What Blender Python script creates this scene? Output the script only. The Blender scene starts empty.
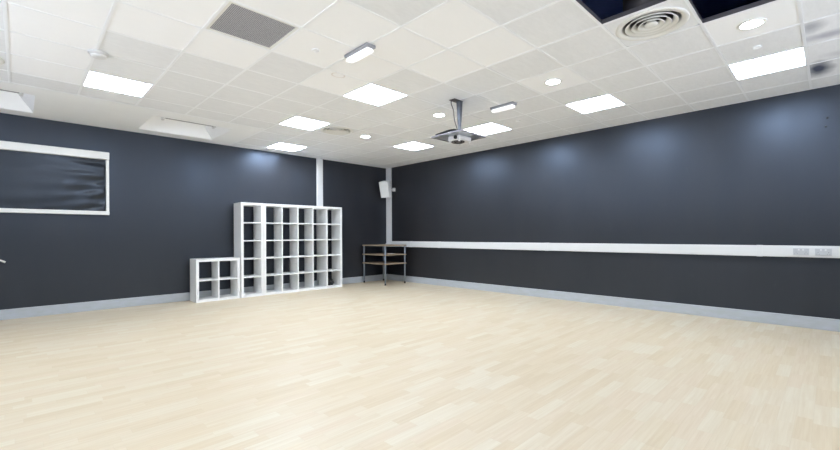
import bpy, bmesh, math, random
from mathutils import Vector, Matrix
random.seed(7)
C = bpy.context.scene.collection

# ------------------------------------------------------------------ dimensions
CAMZ = 1.1811
H = 2.953            # ceiling height
U = 6.954            # right wall plane (x)
V = 8.291            # left wall plane (y)
XN, YN = -2.2, -2.2  # walls behind the camera
GX, GY = -0.0788, 4.9656   # a crossing of the ceiling grid
T = 0.6
def tx(i): return GX + T * i
def ty(j): return GY - T * j          # tile (i,j) spans tx(i)..tx(i+1), ty(j+1)..ty(j)
def tc(i, j): return (tx(i) + .3, ty(j) - .3)

# ------------------------------------------------------------------ materials
def mat(name, col, rough=.5, metal=0., spec=.5):
    m = bpy.data.materials.new(name); m.use_nodes = True
    b = m.node_tree.nodes['Principled BSDF']
    b.inputs['Base Color'].default_value = (*col, 1)
    b.inputs['Roughness'].default_value = rough
    b.inputs['Metallic'].default_value = metal
    b.inputs['Specular IOR Level'].default_value = spec
    return m
def bsdf(m): return m.node_tree.nodes['Principled BSDF']
class NT:
    def __init__(s, m): s.t = m.node_tree
    def n(s, typ, **kw):
        o = s.t.nodes.new(typ)
        for k, v in kw.items(): setattr(o, k, v)
        return o
    def l(s, a, b): s.t.links.new(a, b)
    def math(s, op, a, b=None, c=None):
        o = s.n('ShaderNodeMath', operation=op)
        for k, v in enumerate((a, b, c)):
            if v is None: continue
            if isinstance(v, (int, float)): o.inputs[k].default_value = v
            else: s.l(v, o.inputs[k])
        return o.outputs[0]
    def mix(s, f, a, b, blend='MIX'):
        o = s.n('ShaderNodeMix', data_type='RGBA', blend_type=blend)
        for sock, v in ((o.inputs[0], f), (o.inputs[6], a), (o.inputs[7], b)):
            if isinstance(v, (int, float)): sock.default_value = v
            elif isinstance(v, tuple): sock.default_value = (*v, 1) if len(v) == 3 else v
            else: s.l(v, sock)
        return o.outputs[2]
    def noise(s, vec, scale, detail=3, rough=.5):
        o = s.n('ShaderNodeTexNoise'); o.inputs['Scale'].default_value = scale
        o.inputs['Detail'].default_value = detail; o.inputs['Roughness'].default_value = rough
        s.l(vec, o.inputs['Vector']); return o.outputs['Fac']
    def coord(s, scale=(1, 1, 1)):
        t = s.n('ShaderNodeTexCoord'); mp = s.n('ShaderNodeMapping')
        mp.inputs['Scale'].default_value = scale
        s.l(t.outputs['Object'], mp.inputs['Vector']); return mp.outputs['Vector']
    def ramp(s, fac, stops):
        r = s.n('ShaderNodeValToRGB'); e = r.color_ramp.elements
        while len(e) < len(stops): e.new(.5)
        for k, (p, c) in enumerate(stops):
            e[k].position = p; e[k].color = (*c, 1)
        s.l(fac, r.inputs[0]); return r.outputs[0]
    def maprange(s, v, a, b, c, d):
        o = s.n('ShaderNodeMapRange')
        s.l(v, o.inputs[0])
        for k, q in enumerate((a, b, c, d)): o.inputs[k + 1].default_value = q
        return o.outputs[0]
    def bump(s, h, strength, dist=.01):
        o = s.n('ShaderNodeBump'); o.inputs['Strength'].default_value = strength
        o.inputs['Distance'].default_value = dist
        s.l(h, o.inputs['Height']); return o.outputs[0]
def emit(name, col, strength):
    m = mat(name, (.8, .8, .8)); b = bsdf(m)
    b.inputs['Emission Color'].default_value = (*col, 1)
    b.inputs['Emission Strength'].default_value = strength
    return m

# maple strip floor: planks along x, random lengths offsets, per-plank tone
def floor_mat():
    m = mat('maple_floor', (.7, .6, .45), .43); n = NT(m)
    vec = n.coord(); sp = n.n('ShaderNodeSeparateXYZ'); n.l(vec, sp.inputs[0])
    x, y = sp.outputs[0], sp.outputs[1]
    W_, L_ = .082, .40
    row = n.math('FLOOR', n.math('DIVIDE', y, W_))
    wn = n.n('ShaderNodeTexWhiteNoise', noise_dimensions='1D'); n.l(row, wn.inputs['W'])
    xs = n.math('ADD', n.math('DIVIDE', x, L_), n.math('MULTIPLY', wn.outputs['Value'], 7.31))
    col = n.math('FLOOR', xs)
    cb = n.n('ShaderNodeCombineXYZ'); n.l(row, cb.inputs[0]); n.l(col, cb.inputs[1])
    w2 = n.n('ShaderNodeTexWhiteNoise', noise_dimensions='2D'); n.l(cb.outputs[0], w2.inputs['Vector'])
    tone = n.ramp(w2.outputs['Value'], [(0, (.645, .538, .375)), (.22, (.67, .565, .405)), (.45, (.68, .587, .435)),
                                        (.62, (.678, .570, .422)), (.82, (.686, .602, .455)), (1, (.70, .625, .485))])
    off = n.n('ShaderNodeVectorMath', operation='MULTIPLY_ADD')
    n.l(w2.outputs['Color'], off.inputs[0]); off.inputs[1].default_value = (9, 9, 9); n.l(vec, off.inputs[2])
    mp = n.n('ShaderNodeMapping'); mp.inputs['Scale'].default_value = (1.3, 34, 1); n.l(off.outputs[0], mp.inputs[0])
    gr = n.noise(mp.outputs[0], 1.6, 5, .6)
    c = n.mix(n.maprange(gr, .3, .75, 0, .5), tone, n.mix(1., tone, (.80, .70, .56), 'MULTIPLY'))
    fy = n.math('FRACT', n.math('DIVIDE', y, W_)); fx = n.math('FRACT', xs)
    seam = n.math('MAXIMUM', n.math('LESS_THAN', fy, .018), n.math('LESS_THAN', fx, .004))
    c = n.mix(n.math('MULTIPLY', seam, .16), c, (.34, .26, .16))
    n.l(c, bsdf(m).inputs['Base Color'])
    n.l(n.bump(gr, .03, .002), bsdf(m).inputs['Normal'])
    return m
def wall_mat():
    m = mat('charcoal_wall_paint', (.04, .042, .047), .42); n = NT(m)
    v1 = n.coord((1, 1, .22)); v2 = n.coord()
    st = n.noise(v1, 3.2, 4, .55); sc = n.noise(v2, 11, 5, .65)
    c = n.mix(n.maprange(st, .3, .7, 0, 1), (.0165, .0142, .013), (.0225, .0192, .0175))
    n.l(n.mix(n.maprange(sc, .62, .8, 0, .35), c, (.036, .036, .037)), bsdf(m).inputs['Base Color'])
    n.l(n.maprange(st, .25, .75, 0.32, .47), bsdf(m).inputs['Roughness'])
    bsdf(m).inputs['Specular Tint'].default_value = (.61, .765, 1, 1)
    bsdf(m).inputs['Specular IOR Level'].default_value = .86
    n.l(n.bump(sc, .06, .004), bsdf(m).inputs['Normal'])
    return m
def tile_mat(name, a, b, stain=None):
    m = mat(name, a, .9, 0, .25); n = NT(m)
    v = n.coord((1, 3.2, 1)); f = n.noise(v, 9, 6, .7); g = n.noise(n.coord(), 160, 2)
    c = n.mix(n.maprange(f, .35, .7, 0, 1), a, b)
    if stain:
        vec = n.coord()
        wob = n.noise(vec, 5, 3); 
        for (cx, cy, rx, ry, k, col, ring) in stain:
            sp = n.n('ShaderNodeSeparateXYZ'); n.l(vec, sp.inputs[0])
            dx = n.math('DIVIDE', n.math('SUBTRACT', sp.outputs[0], cx), rx)
            dy = n.math('DIVIDE', n.math('SUBTRACT', sp.outputs[1], cy), ry)
            d = n.math('SQRT', n.math('ADD', n.math('MULTIPLY', dx, dx), n.math('MULTIPLY', dy, dy)))
            d = n.math('ADD', d, n.math('MULTIPLY', n.math('SUBTRACT', wob, .5), .7))
            if ring: fac = n.maprange(n.math('ABSOLUTE', n.math('SUBTRACT', d, 1)), 0, .16, k, 0)
            else: fac = n.maprange(d, .25, 1.15, k, 0)
            c = n.mix(fac, c, col)
    n.l(c, bsdf(m).inputs['Base Color'])
    n.l(n.bump(g, .12, .002), bsdf(m).inputs['Normal'])
    return m
def noisy(name, a, b, rough, scale=20, metal=0., stretch=(1, 1, 1), spec=.5):
    m = mat(name, a, rough, metal, spec); n = NT(m)
    f = n.noise(n.coord(stretch), scale, 4)
    n.l(n.mix(n.maprange(f, .3, .7, 0, 1), a, b), bsdf(m).inputs['Base Color'])
    return m
def fabric_mat():
    m = noisy('black_blind_cloth', (.009, .010, .013), (.013, .014, .018), .36, 60)
    bsdf(m).inputs['Specular Tint'].default_value = (.74, .85, 1, 1); bsdf(m).inputs['Specular IOR Level'].default_value = .7
    return m
def mesh_grille_mat():
    m = mat('egg_crate_grille', (.2, .2, .22), .45, .3); n = NT(m)
    v = n.coord(); sp = n.n('ShaderNodeSeparateXYZ'); n.l(v, sp.inputs[0])
    a = n.math('FRACT', n.math('MULTIPLY', sp.outputs[0], 75)); b = n.math('FRACT', n.math('MULTIPLY', sp.outputs[1], 75))
    ln = n.math('MAXIMUM', n.math('LESS_THAN', a, .34), n.math('LESS_THAN', b, .34))
    n.l(n.mix(ln, (.14, .14, .155), (.52, .52, .56)), bsdf(m).inputs['Base Color'])
    return m

M = dict(
    floor=floor_mat(), wall=wall_mat(),
    tile_old=tile_mat('fissured_ceiling_tile', (.84, .855, .875), (.79, .805, .825)),
    tile_new=tile_mat('clean_ceiling_tile', (.94, .95, .965), (.93, .94, .955)),
    tile_ring=tile_mat('water_marked_tile', (.94, .95, .965), (.93, .94, .955), [(2.52, 3.83, .075, .055, .45, (.55, .42, .33), True), (2.63, 3.72, .07, .05, .35, (.55, .45, .38), True)]),
    tile_smudge=tile_mat('smudged_ceiling_tile', (.865, .88, .90), (.82, .835, .855), [
        (4.86, .12, .16, .10, .6, (.20, .22, .28), False),
        (5.16, -.02, .10, .30, .55, (.25, .25, .34), False),
        (6.15, .085, .30, .12, .95, (.035, .05, .10), False),
        (5.75, -.10, .10, .2, .25, (.3, .3, .36), False)]),
    plaster=noisy('white_plasterboard', (.92, .93, .94), (.905, .915, .925), .8, 6, spec=.3),
    grid=mat('white_grid_metal', (.90, .92, .95), .4),
    void=noisy('dark_ceiling_void', (.30, .42, .75), (.42, .55, .9), .5, 3),
    steel_dark=mat('dark_web_metal', (.16, .15, .16), .4, .5),
    skirting=noisy('grey_skirting', (.43, .46, .47), (.47, .495, .545), .4, 8, stretch=(1, 1, 3)),
    white_pl=mat('white_plastic', (.70, .70, .70), .42),
    white_lam=noisy('white_laminate', (.87, .87, .86), (.89, .89, .88), .35, 14),
    alu=mat('aluminium', (.62, .65, .70), .28, .9),
    steel=mat('blue_grey_steel', (.26, .30, .36), .4, .5),
    black=mat('black_plastic', (.012, .012, .014), .4),
    wood=noisy('brown_board', (.27, .19, .12), (.34, .25, .17), .5, 9, stretch=(1, 8, 1)),
    wood_edge=noisy('tan_board_edge', (.31, .24, .165), (.37, .29, .20), .5, 9),
    mast=mat('dark_grey_metal', (.10, .11, .13), .45, .4),
    emer_base=mat('mid_grey_plastic', (.30, .31, .33), .45),
    paper=mat('paper', (.88, .86, .82), .8),
    cloth=noisy('black_fabric', (.012, .013, .014), (.03, .03, .03), .85, 40),
    blind=fabric_mat(), grille=mesh_grille_mat(),
    frame_w=mat('white_painted_metal', (.80, .80, .77), .4),
    panel=emit('led_panel_diffuser', (.76, .855, 1.0), 16.0),
    down=emit('downlight_lens', (.86, .93, 1.0), 16.0),
    emer=emit('emergency_lens', (.93, .95, 1.0), .42),
    tube=emit('batten_tube', (.92, .93, 1.0), 2.2),
    socket=mat('socket_plastic', (.52, .53, .55), .45),
    grey_dark=mat('grey_batten_body', (.30, .30, .32), .5),
    grey_cover=mat('pale_grey_plastic', (.66, .67, .68), .45),
    speaker_w=mat('speaker_grey_white', (.84, .84, .83), .5),
    grillecloth=noisy('speaker_grille', (.80, .80, .79), (.84, .84, .83), .7, 90),
)
def glass_mat():
    m = bpy.data.materials.new('window_glass'); m.use_nodes = True; t = m.node_tree
    for x in list(t.nodes):
        if x.type != 'OUTPUT_MATERIAL': t.nodes.remove(x)
    out = t.nodes['Material Output']; tr = t.nodes.new('ShaderNodeBsdfTransparent'); gl = t.nodes.new('ShaderNodeBsdfGlossy')
    gl.inputs['Roughness'].default_value = .02; mx = t.nodes.new('ShaderNodeMixShader'); mx.inputs[0].default_value = .06
    t.links.new(tr.outputs[0], mx.inputs[1]); t.links.new(gl.outputs[0], mx.inputs[2]); t.links.new(mx.outputs[0], out.inputs[0])
    return m
M['glass'] = glass_mat()

# ------------------------------------------------------------------ mesh helpers
class MB:
    """collects shapes into one mesh; material slots are added as used"""
    def __init__(s): s.bm = bmesh.new(); s.mats = []
    def mi(s, m):
        if m not in s.mats: s.mats.append(m)
        return s.mats.index(m)
    def _mark(s, faces, m, smooth=False):
        k = s.mi(m)
        for f in faces: f.material_index = k; f.smooth = smooth
    def box(s, x0, y0, z0, x1, y1, z1, m, bevel=0., seg=1, mx=None):
        r = bmesh.ops.create_cube(s.bm, size=1)
        vs = r['verts']
        mt = Matrix.Translation(((x0+x1)/2, (y0+y1)/2, (z0+z1)/2)) @ Matrix.Diagonal((abs(x1-x0), abs(y1-y0), abs(z1-z0), 1))
        bmesh.ops.transform(s.bm, matrix=mt, verts=vs)
        if mx is not None: bmesh.ops.transform(s.bm, matrix=mx, verts=vs)
        fs = set(f for v in vs for f in v.link_faces)
        s._mark(fs, m)
        if bevel:
            es = list(set(e for v in vs for e in v.link_edges))
            r = bmesh.ops.bevel(s.bm, geom=es, offset=bevel, segments=seg, profile=.5, affect='EDGES', clamp_overlap=True)
            s._mark(r['faces'], m)
        return s
    def quad(s, pts, m):
        f = s.bm.faces.new([s.bm.verts.new(p) for p in pts]); s._mark([f], m); return s
    def lathe(s, prof, m, seg=40, centre=(0, 0), mx=None, close=False):
        """prof: list of (r, z)"""
        rings = []
        for (r, z) in prof:
            if r < 1e-6: rings.append([s.bm.verts.new((centre[0], centre[1], z))])
            else: rings.append([s.bm.verts.new((centre[0]+r*math.cos(2*math.pi*k/seg), centre[1]+r*math.sin(2*math.pi*k/seg), z)) for k in range(seg)])
        fs = []
        pairs = list(zip(rings, rings[1:])) + ([(rings[-1], rings[0])] if close else [])
        for a, b in pairs:
            for k in range(seg):
                q = (k+1) % seg
                if len(a) == 1 and len(b) == 1: continue
                if len(a) == 1: vs = [a[0], b[q], b[k]]
                elif len(b) == 1: vs = [a[k], a[q], b[0]]
                else: vs = [a[k], a[q], b[q], b[k]]
                fs.append(s.bm.faces.new(vs))
        s._mark(fs, m, True)
        if mx is not None: bmesh.ops.transform(s.bm, matrix=mx, verts=[v for r in rings for v in r])
        return s
    def tube(s, pts, r, m, seg=10):
        pts = [Vector(p) for p in pts]; rings = []
        rr = r if isinstance(r, (list, tuple)) else [r]*len(pts)
        for k, p in enumerate(pts):
            d = (pts[min(k+1, len(pts)-1)] - pts[max(k-1, 0)]).normalized()
            a = d.cross(Vector((0, 0, 1)) if abs(d.z) < .9 else Vector((1, 0, 0))).normalized(); b = d.cross(a)
            rings.append([s.bm.verts.new(p + rr[k]*(a*math.cos(2*math.pi*q/seg)+b*math.sin(2*math.pi*q/seg))) for q in range(seg)])
        fs = []
        for A, B in zip(rings, rings[1:]):
            for q in range(seg): fs.append(s.bm.faces.new((A[q], A[(q+1) % seg], B[(q+1) % seg], B[q])))
        fs += [s.bm.faces.new(rings[0][::-1]), s.bm.faces.new(rings[-1])]
        s._mark(fs, m, True); fs[-1].smooth = fs[-2].smooth = False
        return s
    def prism(s, poly, z0, z1, m, mx=None):
        a = [s.bm.verts.new((x, y, z0)) for x, y in poly]; b = [s.bm.verts.new((x, y, z1)) for x, y in poly]
        n = len(poly); fs = [s.bm.faces.new(a[::-1]), s.bm.faces.new(b)]
        for k in range(n): fs.append(s.bm.faces.new((a[k], a[(k+1) % n], b[(k+1) % n], b[k])))
        s._mark(fs, m)
        if mx is not None: bmesh.ops.transform(s.bm, matrix=mx, verts=a+b)
        return s
    def build(s, name, parent=None, recalc=True):
        if recalc: bmesh.ops.recalc_face_normals(s.bm, faces=s.bm.faces)
        me = bpy.data.meshes.new(name); s.bm.to_mesh(me); s.bm.free()
        for m in s.mats: me.materials.append(m)
        o = bpy.data.objects.new(name, me); C.objects.link(o)
        if parent: o.parent = parent
        return o
def smooth_curve(pts, n=8):
    P = [Vector(p) for p in pts]; out = []
    for k in range(len(P)-1):
        p0, p1, p2, p3 = P[max(k-1, 0)], P[k], P[k+1], P[min(k+2, len(P)-1)]
        for q in range(n):
            t = q/n
            out.append(.5*((2*p1)+(-p0+p2)*t+(2*p0-5*p1+4*p2-p3)*t*t+(-p0+3*p1-3*p2+p3)*t**3))
    return out + [P[-1]]
def tag(o, label, cat, group=None):
    o['label'] = label; o['category'] = cat
    if group: o['group'] = group
    return o
def thing(name, label, cat, loc=(0, 0, 0), rotz=0, group=None):
    o = bpy.data.objects.new(name, None); C.objects.link(o); o.empty_display_size = .1
    o.location = loc; o.rotation_euler = (0, 0, rotz)
    return tag(o, label, cat, group)
def struct(o): o['kind'] = 'structure'; return o
def dup(root, loc, label=None):
    r = root.copy(); C.objects.link(r); r.location = loc
    if label: r['label'] = label
    for ch in list(root.children):
        c = ch.copy(); C.objects.link(c); c.parent = r
        for g in list(ch.children):
            d = g.copy(); C.objects.link(d); d.parent = c
    return r

# ------------------------------------------------------------------ room shell
b = MB(); b.box(XN-.2, YN-.2, -.12, U+.2, V+.2, 0, M['floor']); struct(b.build('floor'))
WT = 3.75
b = MB(); b.box(XN-.2, V, 0, U+.2, V+.2, WT, M['wall']); struct(b.build('wall_left'))
b = MB(); b.box(U, YN-.2, 0, U+.2, V, WT, M['wall']); struct(b.build('wall_right'))
# the two walls behind the photographer, with long unseen windows added to supply daylight
WZ0, WZ1 = 1.2, 2.62
def window_wall(name, wname, axis, fixed, a0, a1, w0, w1, panes):
    def bx(mb, p0, p1, d0, d1, z0, z1, m, bev=0):
        if axis == 'x': mb.box(p0, d0, z0, p1, d1, z1, m, bev)
        else: mb.box(d0, p0, z0, d1, p1, z1, m, bev)
    o, i_ = fixed-.2, fixed
    b = MB()
    bx(b, a0, w0, o, i_, 0, WT, M['wall']); bx(b, w1, a1, o, i_, 0, WT, M['wall'])
    bx(b, w0, w1, o, i_, 0, WZ0, M['wall']); bx(b, w0, w1, o, i_, WZ1, WT, M['wall'])
    struct(b.build(name))
    b = MB(); f = .05
    bx(b, w0, w1, o+.06, o+.12, WZ0, WZ0+f, M['frame_w']); bx(b, w0, w1, o+.06, o+.12, WZ1-f, WZ1, M['frame_w'])
    for k in range(panes+1):
        p = w0+f/2+(w1-w0-f)*k/panes
        bx(b, p-f/2, p+f/2, o+.06, o+.12, WZ0+f, WZ1-f, M['frame_w'])
    w = struct(b.build(wname))
    g = MB(); bx(g, w0+f/2, w1-f/2, o+.087, o+.093, WZ0+f/2, WZ1-f/2, M['glass']); g.build('pane', w)
window_wall('wall_front', 'added_window_1', 'x', YN, XN-.2, U, -1.6, 6.3, 6)
window_wall('wall_back', 'added_window_2', 'y', XN, YN, V, -1.6, 6.6, 6)

# skirting boards
def skirt(name, x0, y0, x1, y1, joints=()):
    b = MB(); b.box(x0, y0, 0, x1, y1, .148, M['skirting'], .006, 2)
    return struct(b.build(name))
skirt('baseboard_left', XN, V-.018, U-.018, V)
skirt('baseboard_right', U-.018, YN, U, V)
skirt('baseboard_front', XN, YN, U-.018, YN+.018)
skirt('baseboard_back', XN, YN+.018, XN+.018, V-.018)

# ------------------------------------------------------------------ ceiling
STRIP_X, STRIP_Y = 2.90, 6.60
LIGHTS = [(1,-2),(5,1),(5,-2),(6,-5),(9,-2),(9,1),(9,4),(9,7)]
ADDED_LIGHTS = [(1,4),(-3,-2),(-3,1),(5,9)]  # panels added out of view for extra light on floor and left wall
DIFF = [(6,6),(6,-2),(-1,-2)]
GRILLE = [(2,2)]
OPEN = [(5,6),(6,7)]
ADDED_LIGHTS = [t for t in ADDED_LIGHTS if t not in OPEN]
SKIP = set(LIGHTS+ADDED_LIGHTS+DIFF+GRILLE+OPEN)
NEW = {(0,-2),(0,-1),(0,0),(0,1),(0,2),(1,1),(1,2),(2,1),(2,3),(3,2),(3,3),(4,2),(4,3),(4,4),(5,3),(5,4),(7,4),(7,7)}
SMUDGE = {(8,8),(9,8),(10,8)}
COF = [(-.98, .14), (1.39, 2.52)]; CY0, CY1 = 6.985, 8.0
TZ = H+.003
b = MB()
for i in range(-4, 12):
    for j in range(-6, 13):
        if (i, j) in SKIP: continue
        x0, x1, y0, y1 = tx(i), tx(i+1), ty(j+1), ty(j)
        x0 = max(x0, XN); x1 = min(x1, U); y0 = max(y0, YN); y1 = min(y1, V)
        if x1 - x0 < .01 or y1 - y0 < .01: continue
        m = M['tile_new'] if (i, j) in NEW else M['tile_smudge'] if (i, j) in SMUDGE else M['tile_ring'] if (i, j) == (4, 1) else M['tile_old']
        rects = []
        if x0 < STRIP_X and y1 > STRIP_Y:
            if y0 < STRIP_Y: rects.append((x0, y0, min(x1, STRIP_X), STRIP_Y))
            if x1 > STRIP_X: rects.append((STRIP_X, y0, x1, y1))
        else: rects.append((x0, y0, x1, y1))
        for (a0, c0, a1, c1) in rects: b.box(a0, c0, TZ, a1, c1, TZ+.016, m)
# plasterboard margin with two splayed coffers
def pl(x0, y0, x1, y1): b.box(x0, y0, H, x1, y1, H+.0125, M['plaster'])
pl(XN, STRIP_Y, STRIP_X, CY0); pl(XN, CY1, STRIP_X, V)
xs = [XN] + [q for c in COF for q in c] + [STRIP_X]
for k in range(0, len(xs), 2): pl(xs[k], CY0, xs[k+1], CY1)
CH, SX, SY = .30, .22, .12
for (x0, x1) in COF:
    lo = [(x0, CY0, H), (x1, CY0, H), (x1, CY1, H), (x0, CY1, H)]
    hi = [(x0+SX, CY0, H+CH), (x1-SX, CY0, H+CH), (x1-SX, CY1-SY, H+CH), (x0+SX, CY1-SY, H+CH)]
    for k in range(4): b.quad([lo[k], lo[(k+1) % 4], hi[(k+1) % 4], hi[k]], M['plaster'])
    b.quad(hi, M['plaster'])
# slab and void above
b.box(XN-.2, YN-.2, WT, U+.2, V+.2, WT+.15, M['void'])
struct(b.build('ceiling', recalc=True))
# exposed grid
b = MB()
def tbar_x(y, x0, x1):
    b.box(x0, y-.012, H-.001, x1, y+.012, H+.0025, M['grid']); b.box(x0, y-.004, H+.0025, x1, y+.004, H+.042, M['grid'])
def tbar_y(x, y0, y1):
    b.box(x-.012, y0, H-.0015, x+.012, y1, H+.0025, M['grid']); b.box(x-.004, y0, H+.0025, x+.004, y1, H+.042, M['grid'])
for i in range(-3, 12):
    x = tx(i); tbar_y(x, YN, STRIP_Y if x < STRIP_X else V)
for j in range(-5, 12):
    y = ty(j); tbar_x(y, STRIP_X if y > STRIP_Y else XN, U)
struct(b.build('trim_1'))
b = MB()   # perimeter angle and edge of the plasterboard
b.box(XN, V-.02, H-.003, U, V, H-.0015, M['grid']); b.box(XN, V-.002, H-.003, U, V, H+.02, M['grid'])
b.box(U-.02, YN, H-.003, U, V-.02, H-.0015, M['grid'])
b.box(XN, STRIP_Y-.022, H-.006, STRIP_X, STRIP_Y+.022, H-.0015, M['grid']); b.box(STRIP_X-.012, STRIP_Y+.022, H-.004, STRIP_X+.012, V-.02, H-.0015, M['grid'])
struct(b.build('trim_2'))
# dark upstand trims round the two missing tiles
b = MB()
for (i, j) in OPEN:
    x0, x1, y0, y1 = tx(i)+.006, tx(i+1)-.006, ty(j+1)+.006, ty(j)-.006
    b.box(x0, y0, H+.004, x0+.004, y1, H+.04, M['steel_dark']); b.box(x1-.004, y0, H+.004, x1, y1, H+.04, M['steel_dark'])
    b.box(x0+.004, y0, H+.004, x1-.004, y0+.004, H+.04, M['steel_dark']); b.box(x0+.004, y1-.004, H+.004, x1-.004, y1, H+.04, M['steel_dark'])
struct(b.build('trim_3'))

# ------------------------------------------------------------------ ceiling lights
def square_frame(mb, hw, w, z0, z1, m):
    mb.box(-hw, -hw, z0, hw, -hw+w, z1, m); mb.box(-hw, hw-w, z0, hw, hw, z1, m)
    mb.box(-hw, -hw+w, z0, -hw+w, hw-w, z1, m); mb.box(hw-w, -hw+w, z0, hw, hw-w, z1, m)
p0 = thing('ceiling_light', '', 'ceiling light', (0, 0, H), 0, 'square panel lights in the ceiling grid')
f = MB(); square_frame(f, .294, .012, .003, .012, M['frame_w'])
square_frame(f, .294, .004, .012, .06, M['frame_w']); f.box(-.294, -.294, .06, .294, .294, .064, M['frame_w']); f.build('frame', p0)
d = MB(); d.box(-.2815, -.2815, .004, .2815, .2815, .010, M['panel']); d.build('diffuser', p0)
PL = {(1,-2): 'square white panel light nearest the smoke detector, beside the plasterboard ceiling margin',
      (5,1): 'square white panel light between the white emergency light and the downlight, mid ceiling',
      (5,-2): 'square white panel light beside the small round air diffuser far down the ceiling',
      (6,-5): 'square white panel light hard against the left wall above the tall white shelves',
      (9,-2): 'square white panel light nearest the far corner, above the corner table',
      (9,1): 'square white panel light right behind the ceiling projector',
      (9,4): 'square white panel light near the right wall, second from the right edge',
      (9,7): 'square white panel light near the right wall beside the smudged tile, rightmost one'}
first = True
for t in LIGHTS + ADDED_LIGHTS:
    x, y = tc(*t); lab = PL.get(t, 'added square white panel light in the ceiling, unseen behind or above the view')
    if first: p0.location = (x, y, H); p0['label'] = lab; first = False
    else: dup(p0, (x, y, H), lab)

d0 = thing('downlight', '', 'downlight', (0, 0, H), 0, 'round downlights in a row across the ceiling')
r = MB(); r.lathe([(.098, .003), (.102, -.001), (.096, -.006), (.077, -.004), (.077, .003)], M['frame_w']); r.build('trim_ring', d0)
l = MB(); l.lathe([(0, -.003), (.0765, -.003), (.0765, .002), (0, .002)], M['down']); l.build('lens', d0)
DL = {(7,7): 'bright round downlight between the missing tile and the rightmost square panel light',
      (7,4): 'bright round downlight between the large round diffuser and the short emergency light',
      (7,1): 'bright round downlight just left of the ceiling projector',
      (7,-2): 'bright round downlight right of the small far round air diffuser'}
for k, t in enumerate(DL):
    x, y = tc(*t)
    if k == 0: d0.location = (x, y, H); d0['label'] = DL[t]
    else: dup(d0, (x, y, H), DL[t])

# emergency bulkheads running along y
e0 = thing('ceiling_emergency_light', '', 'emergency light', (0, 0, H), 0, 'white emergency bulkhead lights')
g = MB(); g.box(-.052, -.185, -.030, .052, .185, .0, M['emer_base'], .006, 2); g.build('base', e0)
g = MB(); g.box(-.040, -.172, -.070, .040, .172, -.0302, M['emer'], .016, 3); g.build('lens', e0)
e0.location = (tx(4), 3.165, H); e0['label'] = 'white emergency light on the ceiling between white tiles, left of the other emergency light'
dup(e0, (tx(8), 3.15, H), 'white emergency light on the ceiling right of the projector mast')

# smoke detector, flush sensors
s_ = thing('smoke_detector', 'white round smoke detector on the ceiling beside the left panel light', 'smoke detector', (.545, 4.955, H))
g = MB(); g.lathe([(0, -.001), (.082, -.001), (.082, -.016), (.07, -.02), (.0, -.02)], M['white_pl']); g.build('base', s_)
g = MB(); g.lathe([(0, -.0205), (.064, -.0205), (.062, -.040), (.05, -.047), (0, -.049)], M['white_pl']); g.build('cap', s_)
s0 = thing('ceiling_sensor', '', 'ceiling sensor', (0, 0, H), 0, 'small flush ceiling discs')
g = MB(); g.lathe([(0, .003), (.036, .003), (.038, -.004), (.033, -.008), (.029, -.007), (.027, -.004), (0, -.004)], M['grid'], 28); g.build('disc', s0)
s0.location = (2.02, 3.455, H); s0['label'] = 'small round flush disc in the white tile right of the dark air grille'
dup(s0, (5.00, .488, H), 'small round flush disc between a downlight and the rightmost panel light')
dup(s0, (5.55, 3.43, H), 'small round flush disc right of the second emergency light, above the right wall')

# return air grille
gx, gy = tc(2, 2)
g_ = thing('air_grille', 'square dark grey egg crate air grille set in the ceiling', 'air grille', (gx, gy, H))
g = MB(); square_frame(g, .296, .032, .0028, .012, M['frame_w']); g.build('frame', g_)
g = MB(); g.box(-.263, -.263, .008, .263, .263, .02, M['grille']); g.build('mesh_panel', g_)

# round swirl diffusers
def diffuser(t, label):
    x, y = tc(*t)
    q = thing('ceiling_diffuser', label, 'air diffuser', (x, y, H), 0, 'round ceiling air diffusers')
    g = MB(); seg = 48; k = g.mi(M['tile_old']); ring = []; sq = []
    for a in range(seg):
        an = 2*math.pi*(a+.5)/seg; c, s = math.cos(an), math.sin(an); mm = max(abs(c), abs(s))
        ring.append(g.bm.verts.new((.272*c, .272*s, .0026))); sq.append(g.bm.verts.new((.296*c/mm, .296*s/mm, .0026)))
    for a in range(seg):
        fa = g.bm.faces.new((ring[a], ring[(a+1) % seg], sq[(a+1) % seg], sq[a])); fa.material_index = k
    g.build('face_plate', q)
    g = MB(); g.lathe([(.272, .004), (.274, -.003), (.265, -.007), (.228, -.005), (.216, .012), (.214, .05), (.22, .052), (.235, .008)], M['frame_w'], 56); g.build('outer_ring', q)
    for (ro, ri) in ((.200, .163), (.150, .115), (.102, .068)):
        g = MB(); g.lathe([(ro, -.004), (ro-.003, -.008), (ri+.004, .016), (ri-.004, .034), (ri, .036), (ri+.010, .018)], M['frame_w'], 48, close=True); g.build('cone_ring', q)
    g = MB(); g.lathe([(0, -.006), (.042, -.006), (.055, -.001), (.03, .03), (0, .04)], M['frame_w'], 32); g.build('centre_cone', q)
    g = MB(); g.lathe([(0, .30), (.2, .30), (.215, .29), (.215, .054), (.19, .054)], M['steel_dark'], 40); g.build('duct_neck', q)
    return q
diffuser((6,6), 'large white round air diffuser between the two missing ceiling tiles')
diffuser((6,-2), 'small looking far white round air diffuser beside a panel light, above the tall shelves')
diffuser((-1,-2), 'white round air diffuser cut off by the left edge of the picture')

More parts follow.
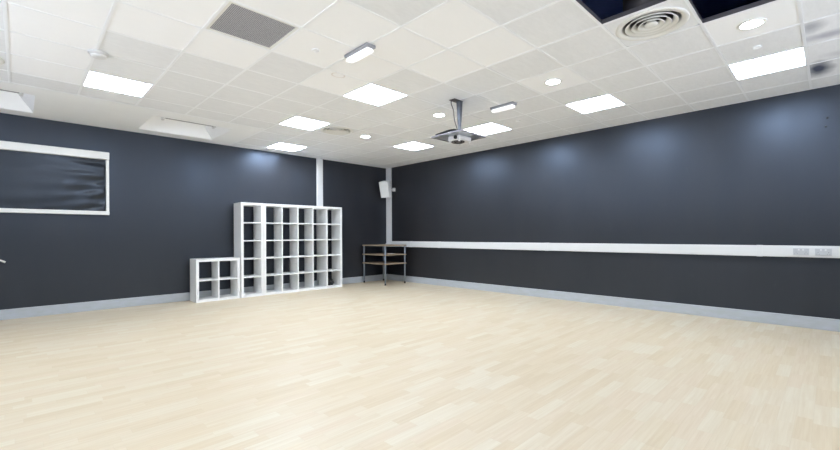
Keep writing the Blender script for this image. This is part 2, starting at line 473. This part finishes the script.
# batten lamp in the left coffer
def batten(cx, hw, label, lit):
    q = thing('ceiling_batten', label, 'batten light', (cx, CY0, H), 0, 'batten lamps in the ceiling recesses')
    g = MB(); g.box(-hw, .03, .006, hw, .075, .032, M['grey_dark'], .003); g.box(-hw, .012, .034, hw, .03, .060, M['grey_cover'], .003); g.build('body', q)
    g = MB(); g.tube([(-hw+.01, .115, .035), (hw-.01, .115, .035)], .014, M['tube'] if lit else M['white_pl'], 14); g.build('lamp_tube', q)
    for sx in (-1, 1):
        g = MB(); g.box(sx*(hw+.018)-.018, .02, -.012, sx*(hw+.018)+.018, .135, .062, M['white_pl'], .006, 2); g.build('end_cap', q)
batten(-.46, .46, 'slim batten lamp with white end cap in the ceiling recess at far left', True)
batten(1.90, .34, 'slim batten lamp in the ceiling recess left of the tall shelves', True)

# ------------------------------------------------------------------ projector and its mount
mx_, my_ = 4.15, 3.45
q = thing('projector_mount', 'grey ceiling mast and square metal tray carrying the projector', 'projector mount', (mx_, my_, H))
g = MB(); g.box(-.13, -.03, -.008, .04, .07, -.0012, M['steel_dark'], .002); g.build('ceiling_plate', q)
g = MB(); top = [(-.03, -.03), (.03, -.03), (.03, .03), (-.03, .03)]; bot = [(-.013, -.013), (.013, -.013), (.013, .013), (-.013, .013)]
A = [g.bm.verts.new((x, y, -.008)) for x, y in top]; B = [g.bm.verts.new((x, y, -.40)) for x, y in bot]
g._mark([g.bm.faces.new(A), g.bm.faces.new(B[::-1])] + [g.bm.faces.new((A[k], B[k], B[(k+1) % 4], A[(k+1) % 4])) for k in range(4)], M['mast'])
g.build('mast', q)
g = MB(); g.lathe([(0, -.398), (.03, -.398), (.05, -.415), (.065, -.45), (.09, -.47), (0, -.47)], M['alu'], 28); g.build('hub', q)
g = MB(); g.tube(smooth_curve([(-.11, .05, -.008), (-.10, .055, -.05), (-.065, .05, -.13), (-.055, .045, -.24), (-.035, .03, -.33), (-.012, .02, -.395)]), .0065, M['steel_dark'], 8); g.build('cable', q)
TR, TZ_ = .250, -.478
g = MB(); g.box(-TR, -TR+.02, TZ_, TR, TR+.02, TZ_+.008, M['alu'], .002); g.build('tray', q)
g = MB()
for (x0, y0, x1, y1) in ((-TR-.006, -TR+.014, TR+.006, -TR+.02), (-TR-.006, TR+.02, TR+.006, TR+.026), (-TR-.006, -TR+.02, -TR, TR+.02), (TR, -TR+.02, TR+.006, TR+.02)):
    g.box(x0, y0, TZ_-.006, x1, y1, TZ_+.012, M['steel_dark'])
g.build('tray_rim', q)
g = MB(); g.tube(smooth_curve([(-.22, .23, TZ_+.022), (-.17, .18, -.428), (-.09, .10, -.392), (-.03, .04, -.388), (-.01, .03, -.45)]), .016, M['black'], 8); g.build('cable_loop', q)
PH = .062
q = thing('projector', 'small white projector hanging under the square metal tray', 'projector', (mx_, my_, H+TZ_-PH-.0005))
g = MB(); g.box(-.125, -.10, .0, .125, .10, PH, M['white_pl'], .016, 3); g.build('body', q)
for (ro, ri) in ((.088, .070), (.058, .042)):
    g = MB(); g.lathe([(ro, .0005), (ro-.004, -.012), (ri+.004, -.012), (ri, .0005)], M['black'], 36, centre=(-.02, .012), close=True); g.build('fan_ring', q)
g = MB(); g.lathe([(0, -.012), (.020, -.010), (.026, .0005), (0, .0005)], M['steel_dark'], 24, centre=(-.02, .012)); g.build('fan_hub', q)
mxl = Matrix.Translation((-.125, -.04, .033)) @ Matrix.Rotation(-math.pi/2, 4, 'Y')
g = MB(); g.lathe([(0, -.005), (.024, -.005), (.024, .018), (.019, .022), (.018, .012), (0, .010)], M['black'], 28, mx=mxl); g.build('lens', q)
for sx in (-1, 1):
    for sy in (-1, 1):
        g = MB(); g.lathe([(0, -.022), (.013, -.02), (.014, .002), (0, .002)], M['white_pl'], 14, centre=(sx*.104, sy*.08)); g.build('foot', q)

# ------------------------------------------------------------------ left wall: blind, cable trunking, rod
bx0, bx1 = -.95, 1.035
q = thing('roller_blind', 'closed black roller blind in a white frame high on the left wall', 'blind', ((bx0+bx1)/2, V, 1.53))
hw = (bx1-bx0)/2
g = MB(); g.box(-hw, -.085, .895, hw, -.001, 1.012, M['frame_w'], .008, 2); g.build('cassette', q)
for sx in (-1, 1):
    g = MB(); g.box(sx*(hw-.022)-.02, -.06, .062, sx*(hw-.022)+.02, -.001, .894, M['frame_w'], .004); g.build('side_guide', q)
g = MB(); g.box(-hw, -.065, 0, hw, -.001, .061, M['frame_w'], .006, 2); g.build('bottom_rail', q)
g = MB(); nx, nz = 150, 60; grid = []
fw_ = hw-.046
for a in range(nx+1):
    row = []
    for c in range(nz+1):
        x = -fw_+2*fw_*a/nx; z = .064+.828*c/nz; s = (fw_-x)   # distance from right edge
        t = (z-.064)/.828; e = math.exp(-s/.6)
        wv = e*(.013*math.sin(17*t+19*s*(1.05-t)+.6)+.007*math.sin(37*t+13*s*(.6-t)+2.))
        wv += .004*math.sin(t*9+x*1.2)*math.exp(-((t-.22)/.18)**2) + .012*math.sin(math.pi*t)*.5
        edge = min(1, s/.03, (x+fw_)/.03, t/.05, (1-t)/.05)
        row.append(g.bm.verts.new((x, -.030-wv*max(edge, 0), z)))
    grid.append(row)
g._mark([g.bm.faces.new((grid[a][c], grid[a+1][c], grid[a+1][c+1], grid[a][c+1])) for a in range(nx) for c in range(nz)], M['blind'], True)
g.build('blind_cloth', q)

# vertical trunking behind the shelves
q = thing('cable_trunking', 'white vertical cable trunking on the left wall behind the tall shelves', 'cable trunking', (4.915, V, .15))
g = MB(); g.box(-.073, -.052, .0, .073, -.001, H-.155, M['white_pl'], .004); g.build('channel', q)
g = MB(); g.box(-.05, -.057, .0, .05, -.0525, H-.155, M['white_pl'], .002); g.build('lid', q)
# corner trunking and dado run along the right wall
DZ0, DZ1, DD = .878, 1.020, .055
q = thing('dado_rail_trunking', 'white dado trunking along the right wall rising up the far corner', 'cable trunking', (U, V, .88))
g = MB(); g.prism([(-.035, -.001), (-.001, -.001), (-.001, -.19), (-.025, -.19), (-.035, -.03)], .09, H-.885, M['white_pl']); g.build('corner_riser', q)
g = MB(); g.box(-DD-.004, -.20, -.003, -.001, -.001, .0895, M['white_pl'], .004)
g.build('bend', q)
g = MB(); L0 = -(V-YN-.02)
g.box(-DD, L0, .0, -.001, -.2005, .142, M['white_pl'], .003); g.build('channel', q)
g = MB(); g.box(-DD-.0045, L0, .018, -DD-.0005, -.205, .124, M['white_pl'], .0015); g.build('lid', q)
for yj in (6.39, 3.68, .66, 7.35):
    g = MB(); g.box(-DD-.008, yj-V-.03, -.003, -.0005, yj-V+.03, .145, M['white_pl'], .002); g.build('joint_cover', q)

# double sockets on the dado
def socket(y, label):
    q = thing('double_socket', label, 'socket', (U-DD-.0045, y, .949), 0, 'double sockets on the dado trunking')
    g = MB(); g.box(-.010, -.073, -.043, -.0005, .073, .043, M['socket'], .003, 2); g.build('face_plate', q)
    for s in (-1, 1):
        g = MB(); g.box(-.0145, s*.02-.008, .012, -.0105, s*.02+.008, .034, M['white_pl'], .002); g.build('switch', q)
        g = MB()
        for (dy, dz, w, h) in ((0, -.006, .004, .008), (-.011, -.026, .006, .004), (.011, -.026, .006, .004)):
            g.box(-.0112, s*.045+dy-w/2, dz-h/2, -.0102, s*.045+dy+w/2, dz+h/2, M['black'])
        g.build('pin_hole', q)
socket(.262, 'white double socket on the dado trunking, left one of the pair')
socket(.066, 'white double socket on the dado trunking, right one nearest the picture edge')

# two small cable fixings high on the right wall
h0 = MB(); h0.lathe([(0, .004), (.009, .004), (.013, .0), (.013, -.002), (0, -.002)], M['black'], 16, mx=Matrix.Rotation(-math.pi/2, 4, 'Y'))
h0 = tag(h0.build('wall_plug'), 'small black plug high on the right wall, upper of the two', 'wall plug', 'small plugs in the right wall')
h0.location = (U, .026, 2.572)
h1 = h0.copy(); C.objects.link(h1); h1.location = (U, .040, 2.47); h1['label'] = 'small black plug high on the right wall, lower of the two'

# slim white rod at the far left of the left wall
q = thing('wall_rod', 'slim white sloping rod end on the black wall at the left picture edge', 'rod', (-.45, V, 1.0))
g = MB(); g.tube([(-.32, -.045, .195), (.30, -.045, -.178)], .013, M['frame_w'], 14); g.build('rod', q)
for (x, z) in ((-.25, .153), (.05, -.0275)):
    g = MB(); g.tube([(x, -.001, z), (x, -.040, z)], [.02, .010], M['white_pl'], 12); g.build('wall_clip', q)

# ------------------------------------------------------------------ speaker in the corner
q = thing('wall_speaker', 'pale grey tilted loudspeaker fixed high in the far corner', 'speaker', (6.69, 8.03, 2.36))
q.rotation_euler = (0, 0, 0)
rot = Matrix.Rotation(math.radians(22), 4, 'Z') @ Matrix.Rotation(math.radians(-17), 4, 'Y')
# local: front faces -x
g = MB(); poly = [(-.09, -.125), (.04, -.125), (.12, -.07), (.12, .07), (.04, .125), (-.09, .125)]
g.prism(poly, -.205, .205, M['speaker_w'], rot); bmesh.ops.bevel(g.bm, geom=list(g.bm.edges), offset=.008, segments=2, affect='EDGES', profile=.5); g.build('cabinet', q)
g = MB(); g.box(-.1, -.11, -.19, -.0905, .11, .19, M['grillecloth'], .004, 2, mx=rot); g.build('grille', q)
g = MB(); g.tube([(.10, .0, .0), (.247, -.05, -.01)], .016, M['white_pl'], 10); g.box(.215, -.085, -.045, .2635, -.005, .045, M['white_pl'], .004); g.build('bracket', q)

# ------------------------------------------------------------------ white cube shelves
def cube_shelf(x0, x1, ztop, cols, rows, label):
    w = x1-x0; D = .368; q = thing('cube_shelf', label, 'shelf unit', (x0, V-.060, 0)); t, ti = .048, .022; m = M['white_lam']
    for a in (0, w-t):
        g = MB(); g.box(a, -D, 0, a+t, 0, ztop-t-.0004, m, .0015); g.build('side_panel', q)
    g = MB(); g.box(0, -D, ztop-t, w, 0, ztop, m, .0015); g.build('top_panel', q)
    g = MB(); g.box(t+.0003, -D, 0, w-t-.0003, 0, t, m, .0015); g.build('bottom_panel', q)
    iw = w-2*t; cw = (iw-(cols-1)*ti)/cols; ih = ztop-2*t; rh = (ih-(rows-1)*ti)/rows
    for k in range(1, cols):
        a = t+k*cw+(k-1)*ti
        g = MB(); g.box(a, -D+.002, t+.0003, a+ti, 0, ztop-t-.0005, m, .001); g.build('divider', q)
    for r_ in range(1, rows):
        z = t+r_*rh+(r_-1)*ti
        for k in range(cols):
            a = t+k*(cw+ti)
            g = MB(); g.box(a+.0003, -D+.002, z, a+cw-.0003, 0, z+ti, m, .001); g.build('shelf', q)
    return q
cube_shelf(2.205, 2.965, .768, 2, 2, 'low white cube shelf of four compartments beside the tall shelves')
cube_shelf(2.985, 3.42, 1.82, 1, 5, 'tall narrow white shelf, single column of five compartments')
cube_shelf(3.424, 5.25, 1.82, 5, 5, 'large white cube shelf of twenty five compartments with a black bundle inside')
# crumpled black bundle in the bottom right compartment
g = MB(); r = bmesh.ops.create_icosphere(g.bm, subdivisions=4, radius=1); vs = r['verts']
for v in vs:
    p = v.co.copy(); k = 1+.16*math.sin(7*p.x+3*p.z+1)*math.sin(5*p.y-4*p.z)+.09*math.sin(13*p.x-9*p.y+2)
    z = p.z*.085*k; v.co = (p.x*.11*k, p.y*.10*k, max(z, -.06)+.06)
    if p.x > .3 and p.z < .35: v.co.x += .05*(p.x-.3)
g._mark(g.bm.faces, M['cloth'], True)
o = tag(g.build('cloth_bundle'), 'crumpled black cloth bundle in the lowest right compartment of the large shelf', 'bundle')
o.location = (5.0, 8.06, .0485)

# ------------------------------------------------------------------ corner table
lx0, lx1, ly0, ly1 = 6.095, 6.715, 7.345, 8.165
q = thing('corner_table', 'three tier square table with brown shelves and steel legs in the far corner', 'table', ((lx0+lx1)/2, (ly0+ly1)/2, 0))
hx, hy = (lx1-lx0)/2, (ly1-ly0)/2
for sx in (-1, 1):
    for sy in (-1, 1):
        g = MB(); g.tube([(sx*hx, sy*hy, .03), (sx*hx, sy*hy, .945)], .019, M['steel'], 14); o = g.build('leg', q)
        g = MB(); g.lathe([(0, 0), (.021, 0), (.023, .004), (.021, .05), (0, .05)], M['black'], 14, centre=(sx*hx, sy*hy)); g.build('foot', o)
for z in (.945, .722, .507):
    g = MB(); g.box(-hx-.012, -hy-.012, z-.024, hx+.012, hy+.012, z, M['wood'], .003); o = g.build('shelf', q)
    g = MB(); e = .032
    for (x0, y0, x1, y1) in ((-hx-e, -hy-e, hx+e, -hy-.0125), (-hx-e, hy+.0125, hx+e, hy+e), (-hx-e, -hy-.0125, -hx-.0125, hy+.0125), (hx+.0125, -hy-.0125, hx+e, hy+.0125)):
        g.box(x0, y0, z-.026, x1, y1, z-.002, M['wood_edge'], .002)
    g.build('edge_rail', o)
g = MB()
nx = 6; A = [[g.bm.verts.new((-.1+.2*a/nx, y, .001+.010*math.sin(math.pi*a/nx)**2)) for y in (-.07, .07)] for a in range(nx+1)]
B = [[g.bm.verts.new((v.co.x, v.co.y, v.co.z+.004)) for v in row] for row in A]
fs = []
for a in range(nx):
    fs += [g.bm.faces.new((A[a][0], A[a][1], A[a+1][1], A[a+1][0])), g.bm.faces.new((B[a][0], B[a+1][0], B[a+1][1], B[a][1])),
           g.bm.faces.new((A[a][0], A[a+1][0], B[a+1][0], B[a][0])), g.bm.faces.new((A[a][1], B[a][1], B[a+1][1], A[a+1][1]))]
fs += [g.bm.faces.new((A[0][0], B[0][0], B[0][1], A[0][1])), g.bm.faces.new((A[nx][0], A[nx][1], B[nx][1], B[nx][0]))]
g._mark(fs, M['paper'])
o = tag(g.build('paper_stack'), 'small white wad of papers on the middle shelf of the corner table', 'papers')
o.location = (6.40, 7.50, .7225); o.rotation_euler = (0, 0, .4)

# ------------------------------------------------------------------ world, camera, colour
w = bpy.data.worlds.new('daylight'); bpy.context.scene.world = w; w.use_nodes = True
bg = w.node_tree.nodes['Background']; bg.inputs[1].default_value = 1.0
wt = w.node_tree; tcn = wt.nodes.new('ShaderNodeTexCoord'); sx = wt.nodes.new('ShaderNodeSeparateXYZ'); rp = wt.nodes.new('ShaderNodeValToRGB')
mr = wt.nodes.new('ShaderNodeMapRange'); mr.inputs[1].default_value = -.2; mr.inputs[2].default_value = .2
wt.links.new(tcn.outputs['Generated'], sx.inputs[0]); wt.links.new(sx.outputs[2], mr.inputs[0]); wt.links.new(mr.outputs[0], rp.inputs[0])
rp.color_ramp.elements[0].color = (2.4, 2.65, 3.1, 1); rp.color_ramp.elements[0].position = .4      # bright lower half, made up to light the ceiling from below
rp.color_ramp.elements[1].color = (.36, .42, .50, 1); rp.color_ramp.elements[1].position = .6     # upper half kept dim to cut haze on the walls
wt.links.new(rp.outputs[0], bg.inputs[0])

yaw, roll = .7923, -.0052
fwv = Vector((math.cos(yaw), math.sin(yaw), 0)); rt = Vector((math.sin(yaw), -math.cos(yaw), 0)); up = Vector((0, 0, 1))
r2 = rt*math.cos(roll)+up*math.sin(roll); u2 = -rt*math.sin(roll)+up*math.cos(roll)
cd = bpy.data.cameras.new('camera'); cam = bpy.data.objects.new('camera', cd); C.objects.link(cam)
cam.matrix_world = Matrix(((r2.x, u2.x, -fwv.x, 0), (r2.y, u2.y, -fwv.y, 0), (r2.z, u2.z, -fwv.z, CAMZ), (0, 0, 0, 1)))
cd.sensor_width = 36; cd.sensor_fit = 'HORIZONTAL'; cd.lens = 36*405.385/840; cd.shift_y = (234.914-225)/840; cd.clip_start = .02
sc = bpy.context.scene; sc.camera = cam; sc.cycles.diffuse_bounces = 6
vs = sc.view_settings; vs.view_transform = 'Standard'; vs.look = 'None'; vs.gamma = 1; vs.use_curve_mapping = False; vs.exposure = 1.08
